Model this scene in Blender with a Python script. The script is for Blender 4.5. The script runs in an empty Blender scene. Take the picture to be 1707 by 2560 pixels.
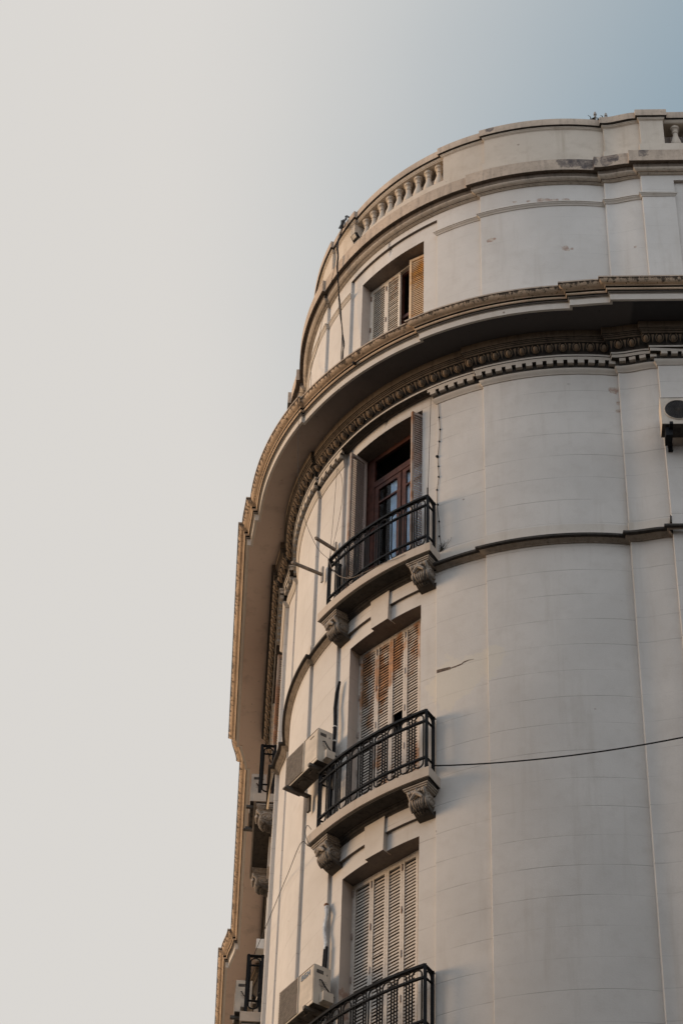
import bpy, bmesh, math, random
import numpy as np
from mathutils import Vector, Matrix
random.seed(7); rng = np.random.default_rng(7)
PI = math.pi; A = np.array; SC = bpy.context.scene; COL = SC.collection
U = 4.0          # radius of the rounded corner in metres; plan and heights below are in radii
EYE = 1.6        # camera height: heights in radii count from the eye
BETA = 0.0494126
def Z(z): return U * z + EYE

# ------------------------------------------------------------------ nodes
def newmat(name):
    m = bpy.data.materials.new(name); m.use_nodes = True
    nt = m.node_tree; b = nt.nodes['Principled BSDF']; b.inputs['Specular IOR Level'].default_value = .25
    return m, nt, b
class N:
    def __init__(s, nt): s.nt = nt; s.tc = nt.nodes.new('ShaderNodeTexCoord')
    def n(s, t, **k):
        x = s.nt.nodes.new(t)
        for a, v in k.items(): setattr(x, a, v)
        return x
    def put(s, sock, v):
        if isinstance(v, (int, float)): sock.default_value = v
        elif isinstance(v, (tuple, list)): sock.default_value = (*v, 1) if (len(v) == 3 and len(sock.default_value) == 4) else v
        else: s.nt.links.new(v, sock)
    def pos(s): return s.tc.outputs['Object']
    def scale(s, v, sc):
        m = s.n('ShaderNodeVectorMath', operation='MULTIPLY'); s.put(m.inputs[0], v); m.inputs[1].default_value = sc; return m.outputs[0]
    def noise(s, v, scale, detail=4, rough=.55):
        x = s.n('ShaderNodeTexNoise'); s.put(x.inputs['Vector'], v); x.inputs['Scale'].default_value = scale
        x.inputs['Detail'].default_value = detail; x.inputs['Roughness'].default_value = rough; return x.outputs['Fac']
    def ramp(s, f, a, b, lo=0., hi=1., smooth=True):
        x = s.n('ShaderNodeMapRange', clamp=True); x.interpolation_type = 'SMOOTHSTEP' if smooth else 'LINEAR'
        s.put(x.inputs[0], f); x.inputs[1].default_value = a; x.inputs[2].default_value = b; x.inputs[3].default_value = lo; x.inputs[4].default_value = hi
        return x.outputs[0]
    def math(s, op, a, b=0., c=None):
        x = s.n('ShaderNodeMath', operation=op); s.put(x.inputs[0], a); s.put(x.inputs[1], b)
        if c is not None: s.put(x.inputs[2], c)
        return x.outputs[0]
    def mix(s, f, a, b, blend='MIX'):
        x = s.n('ShaderNodeMix', data_type='RGBA', blend_type=blend)
        s.put(x.inputs['Factor'], f); s.put(x.inputs['A'], a); s.put(x.inputs['B'], b); return x.outputs['Result']
    def xyz(s, v):
        x = s.n('ShaderNodeSeparateXYZ'); s.put(x.inputs[0], v); return x.outputs
    def bump(s, b, h, strength=.3, dist=.01):
        x = s.n('ShaderNodeBump'); x.inputs['Strength'].default_value = strength; x.inputs['Distance'].default_value = dist
        s.put(x.inputs['Height'], h); s.nt.links.new(x.outputs[0], b.inputs['Normal'])
    def out(s, b, col, rough=.85):
        s.put(b.inputs['Base Color'], col); s.put(b.inputs['Roughness'], rough)

def spot(k, p, c, r, wob):
    d = k.n('ShaderNodeVectorMath', operation='DISTANCE'); k.put(d.inputs[0], p); d.inputs[1].default_value = c
    return k.ramp(k.math('ADD', d.outputs['Value'], k.math('MULTIPLY', k.math('SUBTRACT', wob, .5), r * 2.6)), r * .8, r, 1, 0)

def er(ps, s=1): a = PI / 4 + s * ps; return A([-math.cos(a), -math.sin(a)])
def et(ps, s=1): a = PI / 4 + s * ps; return A([math.sin(a), -math.cos(a)]) * s
def wp(r, deg, z):        # radius, degrees from the window axis, height -> world metres
    q = er(math.radians(deg)) * r * U; return (q[0], q[1], Z(z))

def plaster(name, base, joints=True, dirt=.5, spots=()):
    m, nt, b = newmat(name); k = N(nt); p = k.pos()
    big = k.noise(p, .9, 5); mid = k.noise(p, 5, 6, .6); fine = k.noise(p, 45, 3)
    st = k.noise(k.scale(p, (3.2, 3.2, .22)), 1.6, 5, .6)
    c = k.mix(k.ramp(big, .3, .7), [x * .93 for x in base], [x * 1.05 for x in base])
    c = k.mix(k.ramp(mid, .45, .75, 0, .35 * dirt + .1), c, [x * y for x, y in zip(base, (.84, .82, .80))])
    c = k.mix(k.ramp(st, .52, .78, 0, .45 * dirt), c, [x * y for x, y in zip(base, (.72, .68, .63))])
    c = k.mix(k.ramp(fine, .35, .7, 0, .10), c, [x * .75 for x in base])
    # small dark chips
    vo = k.n('ShaderNodeTexVoronoi'); k.put(vo.inputs['Vector'], p); vo.inputs['Scale'].default_value = 2.6
    gate = k.ramp(k.noise(p, .55, 2), .55, .63)
    wobv = k.noise(p, 26, 3)
    dd = k.math('ADD', vo.outputs['Distance'], k.math('MULTIPLY', k.math('SUBTRACT', wobv, .5), .12))
    chip = k.math('MULTIPLY', k.ramp(dd, .035, .06, 1, 0), gate)
    c = k.mix(k.math('MULTIPLY', chip, .75), c, (.16, .11, .085))
    h = k.math('ADD', k.math('MULTIPLY', mid, .4), k.math('MULTIPLY', fine, .35))
    if spots:      # an old repair of yellower plaster on the right strip
        wp_ = k.noise(p, 2.5, 4, .6); rp = None
        for a_ in (14.6, 16.5, 18.5, 20.5):
            x = spot(k, p, wp(.98946, a_, 5.155 + .004 * (a_ - 16)), .34, wp_); rp = x if rp is None else k.math('MAXIMUM', rp, x)
        c = k.mix(k.math('MULTIPLY', rp, .55), c, (.63, .575, .48))
    if joints:
        z = k.xyz(p)[2]; step = .1052 * U
        zz = k.math('ADD', z, k.math('MULTIPLY', k.noise(p, 1.3, 2), .012))
        f = k.math('WRAP', k.math('SUBTRACT', zz, Z(4.6716) + .006), step / 2, -step / 2)
        d = k.math('ABSOLUTE', f)
        fade = k.ramp(k.noise(k.scale(p, (1, 1, 2.2)), 1.1, 4, .6), .36, .70, .10, .9)
        fade = k.math('MULTIPLY', fade, k.ramp(z, Z(6.62), Z(6.72), 1, .35))
        line = k.math('MULTIPLY', k.ramp(d, .003, .0075, 1, 0), fade)
        c = k.mix(k.math('MULTIPLY', line, .5), c, (.17, .15, .135))
        h = k.math('SUBTRACT', h, k.math('MULTIPLY', line, .8))
    if spots:
        w2 = k.noise(p, 9, 5, .7); acc = None
        for (pt, r) in spots:
            x = spot(k, p, pt, r, w2); acc = x if acc is None else k.math('MAXIMUM', acc, x)
        inner = k.ramp(k.noise(p, 14, 3), .40, .62)
        c = k.mix(k.math('MULTIPLY', acc, .7), c, k.mix(inner, (.46, .38, .31), (.27, .15, .105)))
        h = k.math('SUBTRACT', h, k.math('MULTIPLY', acc, .9))
    k.bump(b, h, .35, .012); k.out(b, c, .9); return m

def stone(name, base, streak=.8, dark=(.035, .032, .03), mott=.5, spots=()):
    m, nt, b = newmat(name); k = N(nt); p = k.pos()
    s1 = k.noise(k.scale(p, (9, 9, .8)), 1.5, 5, .65); s2 = k.noise(p, 2.2, 5, .6); s3 = k.noise(p, 22, 4, .6)
    c = k.mix(k.ramp(s2, .3, .7), [x * .85 for x in base], [x * 1.1 for x in base])
    c = k.mix(k.ramp(s1, .46, .70, 0, streak), c, dark)
    c = k.mix(k.ramp(s3, .5, .75, 0, mott), c, [x * .4 for x in base])
    c = k.mix(k.ramp(k.noise(p, .8, 4, .6), .55, .72, 0, .75 * streak), c, dark)
    wb = k.noise(k.scale(p, (1, 1, .5)), 6, 5, .7)
    for pt, r in spots: c = k.mix(k.math('MULTIPLY', spot(k, p, pt, r, wb), k.ramp(k.noise(p, 11, 5, .7), .35, .65, .35, .85)), c, (.085, .072, .072))
    k.bump(b, s3, .5, .012); k.out(b, c, .92); return m

WALLC = (.585, .553, .515)
SPOTS = [(wp(1, 41.2, 7.117), .075), (wp(1, 42.6, 7.115), .03), (wp(1, 25.5, 7.22), .05), (wp(1, 26.4, 7.223), .03), (wp(1.05, 53.2, 7.13), .05), (wp(1.05, 55, 7.1), .03),
         (wp(1, 39.5, 7.400), .07), (wp(1, 42, 7.396), .06), (wp(1, 36.5, 7.404), .06), (wp(1, 44, 7.393), .05), (wp(1, 34, 7.41), .04), (wp(1, 31, 7.415), .03), (wp(1, 38, 7.402), .05),
         (wp(1, 49.2, 6.362), .075), (wp(1, 49.8, 6.26), .04), (wp(1.0, 49.9, 6.30), .035)]
M = {}
M['wall'] = plaster('painted_plaster', WALLC, True, .95, SPOTS)
M['trim'] = plaster('painted_trim', (.56, .515, .46), False, 1.3)
M['parapet'] = plaster('parapet_plaster', (.55, .48, .40), False, 1.9)
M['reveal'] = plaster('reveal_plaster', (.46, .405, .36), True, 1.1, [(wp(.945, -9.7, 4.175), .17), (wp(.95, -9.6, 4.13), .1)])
def cyma_mat():
    m, nt, b = newmat('stained_cyma'); k = N(nt); p = k.pos(); z = k.xyz(p)[2]
    s1 = k.noise(k.scale(p, (11, 11, .35)), 1.6, 6, .75); s2 = k.noise(p, 2.0, 5, .6); s3 = k.noise(p, 24, 4, .6)
    base = (.60, .455, .325)
    c = k.mix(k.ramp(s2, .3, .7), [x * .82 for x in base], [x * 1.12 for x in base])
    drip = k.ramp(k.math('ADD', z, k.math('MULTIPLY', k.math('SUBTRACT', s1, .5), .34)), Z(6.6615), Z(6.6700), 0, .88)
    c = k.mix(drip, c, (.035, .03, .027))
    c = k.mix(k.ramp(s1, .60, .72, 0, .7), c, (.07, .056, .045))
    c = k.mix(k.ramp(s3, .5, .75, 0, .35), c, (.16, .115, .08))
    k.bump(b, s3, .5, .012); k.out(b, c, .92); return m
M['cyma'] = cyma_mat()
M['dark'] = stone('stained_shaded_stone', (.055, .048, .042), .7, (.015, .014, .013))  # stained drips, plus shade painted into grooves, undersides and dentil beds
M['egg'] = stone('grimy_stone', (.115, .086, .060), .5, (.025, .02, .017))
M['eggs'] = stone('grimy_eggs', (.18, .132, .09), .35, (.05, .04, .03))
M['tooth'] = plaster('dentil_paint', (.52, .47, .41), False, 1.2)
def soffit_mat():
    m, nt, b = newmat('soot_shade_soffit'); k = N(nt); p = k.pos(); q = k.xyz(p)
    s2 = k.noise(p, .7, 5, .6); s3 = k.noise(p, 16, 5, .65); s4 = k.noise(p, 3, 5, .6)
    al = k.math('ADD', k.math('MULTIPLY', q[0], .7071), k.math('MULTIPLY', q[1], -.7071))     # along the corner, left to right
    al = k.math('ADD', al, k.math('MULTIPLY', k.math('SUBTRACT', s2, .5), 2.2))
    c = k.mix(k.ramp(al, -4.2, 1.6), (.60, .485, .41), (.085, .078, .076))  # left-right ramp paints the sunlit and the shaded side into the soffit
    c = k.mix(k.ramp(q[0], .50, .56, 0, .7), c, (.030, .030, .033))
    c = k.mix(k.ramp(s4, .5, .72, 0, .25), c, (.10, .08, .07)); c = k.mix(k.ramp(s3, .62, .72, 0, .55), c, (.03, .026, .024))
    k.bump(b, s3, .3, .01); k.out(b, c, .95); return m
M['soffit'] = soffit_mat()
M['cap'] = stone('weathered_coping', (.46, .37, .29), .30, (.10, .085, .08), .4, [(wp(1.045, a_, 7.575), .16) for a_ in (42.5, 44.5, 46.5, 48)] + [(wp(1.06, 50.3, 7.57), .16), (wp(1.07, 51.5, 7.58), .12), (wp(1.10, 57.6, 7.575), .13), (wp(1.11, 63.3, 7.575), .14), (wp(1.0, 26, 7.895), .08), (wp(1.0, -13, 7.58), .09)])
M['capstain'] = stone('stained_coping', (.44, .36, .29), .85, (.075, .065, .066), .6)
M['slab'] = plaster('slab_plaster', (.47, .405, .34), False, 1.6)
def console_mat():
    m, nt, b = newmat('carved_plaster'); k = N(nt); p = k.pos(); z = k.xyz(p)[2]
    s2 = k.noise(p, 9, 5, .65); s3 = k.noise(p, 30, 4, .6)
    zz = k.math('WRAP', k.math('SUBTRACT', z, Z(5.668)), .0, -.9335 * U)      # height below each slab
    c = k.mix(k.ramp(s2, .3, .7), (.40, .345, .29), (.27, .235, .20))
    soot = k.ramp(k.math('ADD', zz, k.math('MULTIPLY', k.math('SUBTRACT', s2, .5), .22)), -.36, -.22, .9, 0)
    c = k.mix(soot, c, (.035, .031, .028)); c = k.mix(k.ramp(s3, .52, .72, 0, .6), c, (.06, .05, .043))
    k.bump(b, s3, .5, .01); k.out(b, c, .92); return m
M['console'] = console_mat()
M['lintel'] = stone('shaded_lintel', (.155, .13, .112), .3, (.05, .042, .038), .3)  # shade under lintels, ledges and keystones painted as a darker tone

def simple(name, col, rough=.6, metal=0., var=.15, sc=8, bump=.1):
    m, nt, b = newmat(name); k = N(nt); p = k.pos(); f = k.noise(p, sc, 5, .6)
    c = k.mix(k.ramp(f, .3, .7), [x * (1 - var) for x in col], [x * (1 + var) for x in col])
    if bump: k.bump(b, k.noise(p, sc * 5, 3), bump, .004)
    k.out(b, c, rough); b.inputs['Metallic'].default_value = metal; return m
M['iron'] = simple('black_iron', (.006, .0062, .007), .55, .0, .4, 15); M['iron'].node_tree.nodes['Principled BSDF'].inputs['Specular IOR Level'].default_value = .12
M['acwhite'] = simple('ac_enamel', (.52, .455, .375), .5, 0, .14, 5)
M['acdark'] = simple('ac_underside', (.075, .065, .055), .7, 0, .35, 10)
M['acgrille'] = simple('ac_grille', (.24, .205, .17), .6, 0, .2, 20)
M['steelgrey'] = simple('painted_steel', (.27, .25, .225), .5, .2, .2, 12)
M['bracketm'] = simple('grimy_bracket', (.10, .088, .075), .6, .1, .3, 12)
M['fanwell'] = simple('fan_well', (.03, .03, .032), .7, 0, .2, 10)
M['rubber'] = simple('black_rubber', (.014, .014, .016), .6, 0, .3, 30)
M['foil'] = simple('foil_wrap', (.50, .49, .47), .4, .5, .3, 18, .8)
M['wood'] = simple('red_brown_wood', (.070, .026, .018), .5, 0, .35, 12)
M['void'] = simple('dark_room', (.03, .028, .027), .9, 0, .2, 3)
M['curtain'] = simple('pale_curtain', (.50, .62, .74), .9, 0, .12, 5)
M['plasticw'] = simple('white_plastic', (.66, .64, .60), .5, 0, .05, 5)
M['logo'] = simple('logo_blue', (.17, .215, .27), .6, 0, .05, 5, 0)
M['print'] = simple('grey_print', (.25, .22, .20), .7, 0, .05, 5, 0)
M['timber'] = simple('bleached_timber', (.22, .18, .145), .8, 0, .35, 15)
M['roof'] = simple('roof_screed', (.25, .2, .17), .9, 0, .2, 3)
M['rust'] = simple('rusty_steel', (.16, .075, .035), .8, .1, .5, 14, .4)
M['wire'] = simple('grey_wire', (.06, .055, .05), .6, 0, .2, 20, 0)
M['cord'] = simple('brown_cord', (.10, .08, .065), .8, 0, .3, 20, 0)
M['plantm'] = simple('dry_weed', (.045, .04, .028), .9, 0, .4, 20, 0)
def glassm():
    m, nt, b = newmat('window_glass'); b.inputs['Base Color'].default_value = (.9, .95, 1, 1); b.inputs['Roughness'].default_value = .03
    b.inputs['Transmission Weight'].default_value = 1; b.inputs['IOR'].default_value = 1.1; return m
M['glass'] = glassm()
for q_ in ('rubber', 'wire'): M[q_].node_tree.nodes['Principled BSDF'].inputs['Specular IOR Level'].default_value = .08
def shutter(name, base, amount, rustcol=(.36, .135, .035), grow=None):
    m, nt, b = newmat(name); k = N(nt); p = k.pos()
    n1 = k.noise(k.scale(p, (1.3, 1.3, .6)), 2.9, 5, .62); n2 = k.noise(k.scale(p, (2, 2, 14)), 3, 4, .6); n3 = k.noise(p, 40, 3)
    nn = k.math('ADD', k.math('MULTIPLY', n1, .8), k.math('MULTIPLY', n2, .2))
    if grow: nn = k.math('ADD', nn, k.ramp(k.xyz(p)[2], Z(grow[0]), Z(grow[1]), 0, .09))     # rust creeping down from the head rail
    f = k.ramp(nn, .66 - amount, .79 - amount, 0, .8)
    c = k.mix(k.ramp(n3, .3, .7), [x * .86 for x in base], [x * 1.06 for x in base])
    c = k.mix(k.ramp(n2, .5, .75, 0, .3), c, [x * .62 for x in base])
    c = k.mix(f, c, k.mix(k.ramp(k.noise(p, 9, 4), .3, .7), rustcol, [x * .45 for x in rustcol]))
    k.bump(b, n3, .15, .003); k.out(b, c, .65); return m
M['sh_clean'] = shutter('shutter_paint', (.56, .51, .455), -.06, (.22, .10, .04))
M['sh_patchy'] = shutter('shutter_patchy_rust', (.56, .505, .45), .14, (.44, .18, .045), (5.12, 5.42))
M['sh_light'] = shutter('shutter_light_rust', (.72, .64, .54), .085, (.52, .17, .03))
M['sh_rust'] = shutter('shutter_heavy_rust', (.74, .55, .36), .19, (.80, .36, .035))
M['sh_edge'] = shutter('shutter_rusty_edge', (.34, .28, .24), .2, (.30, .12, .04))
M['sh_grey'] = shutter('shutter_grey', (.46, .385, .345), .03, (.26, .12, .05))

# ------------------------------------------------------------------ mesh builder
class MB:
    def __init__(s): s.v = []; s.f = []; s.m = []
    def quad(s, a, b, c, d, mi=0): s.poly([a, b, c, d], mi)
    def poly(s, pts, mi=0):
        i = len(s.v); s.v += [tuple(map(float, p)) for p in pts]; s.f.append(tuple(range(i, i + len(pts)))); s.m.append(mi)
    def grid(s, rows, mis=None, mi=0, close=False):
        i = len(s.v); n = len(rows[0])
        for r in rows: s.v += [tuple(map(float, p)) for p in r]
        for a in range(len(rows) - 1):
            for c in range(n if close else n - 1):
                d = (c + 1) % n
                s.f.append((i + a * n + c, i + (a + 1) * n + c, i + (a + 1) * n + d, i + a * n + d)); s.m.append(mis[c] if mis else mi)
    def box(s, o, ax, ay, az, mi=0):   # centre and three half-axis vectors
        o, ax, ay, az = (A(q, float) for q in (o, ax, ay, az)); i = len(s.v)
        for sx in (-1, 1):
            for sy in (-1, 1):
                for sz in (-1, 1): s.v.append(tuple(o + sx * ax + sy * ay + sz * az))
        for f in ((0, 1, 3, 2), (4, 6, 7, 5), (0, 4, 5, 1), (2, 3, 7, 6), (0, 2, 6, 4), (1, 5, 7, 3)):
            s.f.append(tuple(i + q for q in f)); s.m.append(mi)
    def tube(s, pts, r, n=6, mi=0, closed=False):
        P = [A(p, float) for p in pts]; rows = []; prev = None
        L = len(P)
        for j in range(L):
            if closed: t = P[(j + 1) % L] - P[j - 1]
            else: t = P[min(j + 1, L - 1)] - P[max(j - 1, 0)]
            t /= max(np.linalg.norm(t), 1e-9)
            ref = A([0, 0, 1.]) if abs(t[2]) < .9 else A([1., 0, 0])
            if prev is not None and abs(prev @ t) < .95: ref = prev
            x = ref - (ref @ t) * t; x /= np.linalg.norm(x); prev = x; y = np.cross(t, x)
            rr = r[j] if hasattr(r, '__len__') else r
            rows.append([P[j] + rr * (math.cos(2 * PI * q / n) * x + math.sin(2 * PI * q / n) * y) for q in range(n)])
        if closed: rows.append(rows[0])
        s.grid(rows, mi=mi, close=True)
        if not closed: s.poly(rows[0], mi); s.poly(rows[-1][::-1], mi)
    def lathe(s, o, prof, n=12, mi=0):  # prof (r,z)
        rows = [[(o[0] + r * math.cos(2 * PI * q / n), o[1] + r * math.sin(2 * PI * q / n), o[2] + z) for q in range(n)] for r, z in prof]
        s.grid(rows, mi=mi, close=True); s.poly(rows[0], mi); s.poly(rows[-1][::-1], mi)
    def ball(s, o, ax, ay, az, nu=8, nv=5, mi=0):
        o, ax, ay, az = (A(q, float) for q in (o, ax, ay, az)); rows = []
        for i in range(nv + 1):
            t = PI * i / nv
            rows.append([o + az * math.cos(t) + math.sin(t) * (ax * math.cos(2 * PI * q / nu) + ay * math.sin(2 * PI * q / nu)) for q in range(nu)])
        s.grid(rows, mi=mi, close=True)
    def prism(s, pts, ext, mi=0):      # polygon extruded by vector
        a = [A(p, float) for p in pts]; b = [p + A(ext, float) for p in a]
        s.grid([a, b], mi=mi, close=True); s.poly(a[::-1], mi); s.poly(b, mi)
    def build(s, name, mats, parent=None, radii=True, angle=32, smooth=True):
        v = A(s.v, float)
        if radii: v = v * U; v[:, 2] += EYE
        me = bpy.data.meshes.new(name); me.from_pydata(v.tolist(), [], s.f)
        for x in (mats if isinstance(mats, (list, tuple)) else [mats]): me.materials.append(x)
        me.polygons.foreach_set('material_index', s.m)
        bm = bmesh.new(); bm.from_mesh(me); bmesh.ops.remove_doubles(bm, verts=bm.verts, dist=.0004)
        bmesh.ops.recalc_face_normals(bm, faces=bm.faces); bm.to_mesh(me); bm.free()
        if smooth: me.shade_smooth(); me.set_sharp_from_angle(angle=math.radians(angle))
        o = bpy.data.objects.new(name, me); COL.objects.link(o)
        if parent: o.parent = parent
        return o
def thing(name, label, cat, loc=(0, 0, 0), group=None):
    o = bpy.data.objects.new(name, None); COL.objects.link(o); o.location = loc; o.empty_display_size = .2
    return tag(o, label, cat, group)
def tag(o, label, cat, group=None):
    o['label'] = label; o['category'] = cat
    if group: o['group'] = group
    return o

# ------------------------------------------------------------------ plan of the building
RW, R2, RS0 = .979, .98946, 1.01502
P1, P2, P3 = .22751, .40965, .87442
P4 = A([.2210, -1.0502]); FD = A([math.cos(BETA), -math.sin(BETA)]); FN = A([-math.sin(BETA), -math.cos(BETA)]); DS = .0139
def fac(t, o): return P4 + FD * t + FN * o
def herm(a, ta, b, tb, n):
    L = np.linalg.norm(b - a); out = []
    for i in range(n + 1):
        u = i / n; out.append((2*u**3-3*u*u+1)*a + (u**3-2*u*u+u)*L*ta + (-2*u**3+3*u*u)*b + (u**3-u*u)*L*tb)
    return out
TE = 4.2
def half(o, W=True, bay='none', ch=0.):
    """right half of the plan line at offset o: points from the window axis outwards, with parameter s (degrees, then 100+t)"""
    out = []
    def arc(r, a, b, n):
        for i in range(n + 1):
            q = a + (b - a) * i / n; out.append((math.degrees(q), er(q) * r))
    kk = o / (1 + o) * (1.15 if o > .1 else 1); pA = P1 - o / (1 + o); pB = P2 - kk; pC = P3 - kk
    if W: arc(RW + o, 0, math.radians(9.35), 8); arc(RW + o, math.radians(9.35), pA, 4)
    if W and ch: out.append((math.degrees(pA), er(pA) * (R2 - ch)))
    if W: arc(R2 + o, pA + ch, pB, 9)
    else: arc(R2 + o, 0, pB, 22)
    if ch: out.append((math.degrees(pB), er(pB) * (1 - ch)))
    arc(1 + o, pB + ch, pC, 22)
    if ch: out.append((math.degrees(pC), er(pC) * (RS0 - ch)))
    h = herm(er(pC + ch) * (RS0 + o), et(pC), fac(-o, o - DS), FD, 12)
    for i, q in enumerate(h): out.append((60 + i, q))
    if ch: out.append((100, fac(0, -ch)))
    def line(ta, tb, oo, n=1):
        if ch and ta == 0: ta = ch
        for i in range(n + 1): t = ta + (tb - ta) * i / n; out.append((100 + t, fac(t, oo)))
    if bay == 'mid':
        line(-o, .255 + o, o); line(.255 + o, .28, o - DS); line(.28, .60, o - DS); line(.60, .62 - o, o - DS); line(.62 - o, .875 + o, o)
    elif bay == 'top':
        line(-o, .12 + o, o); line(.12 + o, .755 - o, o - DS); line(.755 - o, .875 + o, o)
    else: line(-o, .875 + o, o)
    h = herm(fac(.875 + o, o - DS), FD, fac(1.02 + o, o - .038), FD, 8)
    for i, q in enumerate(h): out.append((101.02 + o, q) if i else (100.875 + o, q))
    line(1.02 + o, 2.62 - o, o - .052)
    h = herm(fac(2.62 - o, o - .038), FD, fac(2.77 - o, o - DS), FD, 8)
    for i, q in enumerate(h): out.append((102.7, q))
    line(2.77 - o, TE, o)
    return out
def plan(o, W=True, bay='none', ch=0.):
    h = half(o, W, bay, ch); L = [(-s, q[::-1]) for s, q in h[::-1]]
    return L[:-1] + h
def sub(path, a, b): return [q for s, q in path if a <= s <= b]
def sweep(mb, prof, mats, W=True, bay='none', rng_=None, caps=True, cut=None):
    cols = []
    for o, z in prof:
        p = plan(o, W, bay) if cut is None else cut(o)
        cols.append([(q[0], q[1], z) for s, q in p])
    rows = list(zip(*cols))
    mb.grid(rows, mis=mats if isinstance(mats, list) else None, mi=mats if not isinstance(mats, list) else 0)
    if caps: mb.poly(rows[0], 0); mb.poly(rows[-1][::-1], 0)

building = thing('corner_building', 'pale plastered apartment building with a rounded corner, heavy cornices and iron balconies', 'building')
B = building

# ---- walls
FL = .9335
SLAB = [5.668, 5.668 - FL, 5.668 - 2 * FL, 5.668 - 3 * FL]     # underside of each balcony slab
ST = .037
OPEN = [(6.68, 7.389), (SLAB[0] + ST, 6.455), (SLAB[1] + ST, 5.529), (SLAB[2] + ST, 4.593), (SLAB[3] + ST, 3.66)]
REC = [(6.60, 7.462, 'top'), (SLAB[0] + ST, 6.507, 'mid'), (SLAB[1] + ST, 5.589, 'mid'), (SLAB[2] + ST, 4.655, 'mid'), (SLAB[3] + ST, 3.722, 'mid')]
BAYOPEN = OPEN[1:]
wall = MB()
lev = sorted(set([-.4, 7.6] + [z for r in REC for z in r[:2]] + [z for r in OPEN for z in r]))
def style(z):
    for a, b, k in REC:
        if a < z < b: return True, k
    return False, 'none'
def hole(s0, s1, z):
    m = (s0 + s1) / 2
    if abs(m) < 9.34: return any(a < z < b for a, b in OPEN)
    if m < -100.29 and m > -100.59 or (-100.6 <= min(s0, s1) and max(s0, s1) <= -100.28): return any(a < z < b for a, b in BAYOPEN)
    return False
for z0, z1 in zip(lev[:-1], lev[1:]):
    W, bay = style((z0 + z1) / 2); p = plan(0, W, bay, .0011); nz = max(1, int((z1 - z0) / .2))
    for (s0, q0), (s1, q1) in zip(p[:-1], p[1:]):
        if np.linalg.norm(q1 - q0) < 1e-6 or hole(s0, s1, (z0 + z1) / 2): continue
        wall.quad((*q0, z0), (*q1, z0), (*q1, z1), (*q0, z1))
e0, e1 = plan(0)[0][1], plan(0)[-1][1]; back = A([3.6, 3.6])
for a, b in ((e1, back), (back, e0)): wall.quad((*a, -.4), (*b, -.4), (*b, 7.6), (*a, 7.6))
# ledges of the recessed window bays
for za, zb, k in REC:
    for z in (za, zb):
        inn = [er(math.radians(13.035) * u) * RW for u in np.linspace(-1, 1, 25)]; out_ = [er(math.radians(13.035) * u) * R2 for u in np.linspace(-1, 1, 25)]
        wall.grid([[(*a, z) for a in inn], [(*a, z) for a in out_]], mi=3)
        ta, tb = (.12, .755) if k == 'top' else (.255, .62)
        for sgn in (1, -1):
            q = [fac(ta, -DS), fac(tb, -DS), fac(tb, 0), fac(ta, 0)]
            wall.poly([(*(x if sgn > 0 else x[::-1]), z) for x in q], 1)
# reveals and dark rooms
AX, TX = er(0), et(0)
def wpt(l, d): return AX * d + TX * l
HL = RW * math.sin(math.radians(9.35)); HD = RW * math.cos(math.radians(9.35)); DI = .895
for i, (z0, z1) in enumerate(OPEN):
    for s in (-1, 1):
        wall.quad((*wpt(s * HL, HD), z0), (*wpt(s * HL, DI), z0), (*wpt(s * HL, DI), z1), (*wpt(s * HL, HD), z1), 1)
        wall.quad((*wpt(s * HL, DI), z0), (*wpt(s * .2, .72), z0), (*wpt(s * .2, .72), z1), (*wpt(s * HL, DI), z1), 2)
    arc_ = [er(math.radians(9.35) * u) * RW for u in np.linspace(-1, 1, 17)]; ch = [wpt(HL * u, DI) for u in np.linspace(-1, 1, 17)]
    for z in (z0, z1):
        wall.grid([[(*a, z) for a in arc_], [(*a, z) for a in ch]], mi=3)
        wall.quad((*wpt(-HL, DI), z), (*wpt(HL, DI), z), (*wpt(.2, .72), z), (*wpt(-.2, .72), z), 2)
    wall.quad((*wpt(-.2, .72), z0), (*wpt(.2, .72), z0), (*wpt(.2, .72), z1), (*wpt(-.2, .72), z1), 2)
def lf(t, o): return fac(t, o)[::-1]     # left facade
for z0, z1 in BAYOPEN:
    q = [lf(.28, -DS), lf(.60, -DS), lf(.60, -.09), lf(.28, -.09)]
    for a, b in ((0, 3), (3, 2), (2, 1)): wall.quad((*q[a], z0), (*q[b], z0), (*q[b], z1), (*q[a], z1), 2 if (a, b) == (3, 2) else 1)
    for z in (z0, z1): wall.poly([(*x, z) for x in q], 1)
wall.build('wall', [M['wall'], M['reveal'], M['void'], M['lintel']], B, angle=20)
rf = MB(); pr = [q for s, q in plan(-.02, False)]
rf.poly([(*q, 7.597) for q in pr] + [(*back, 7.597)]); rf.build('roof', M['roof'], B)

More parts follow.
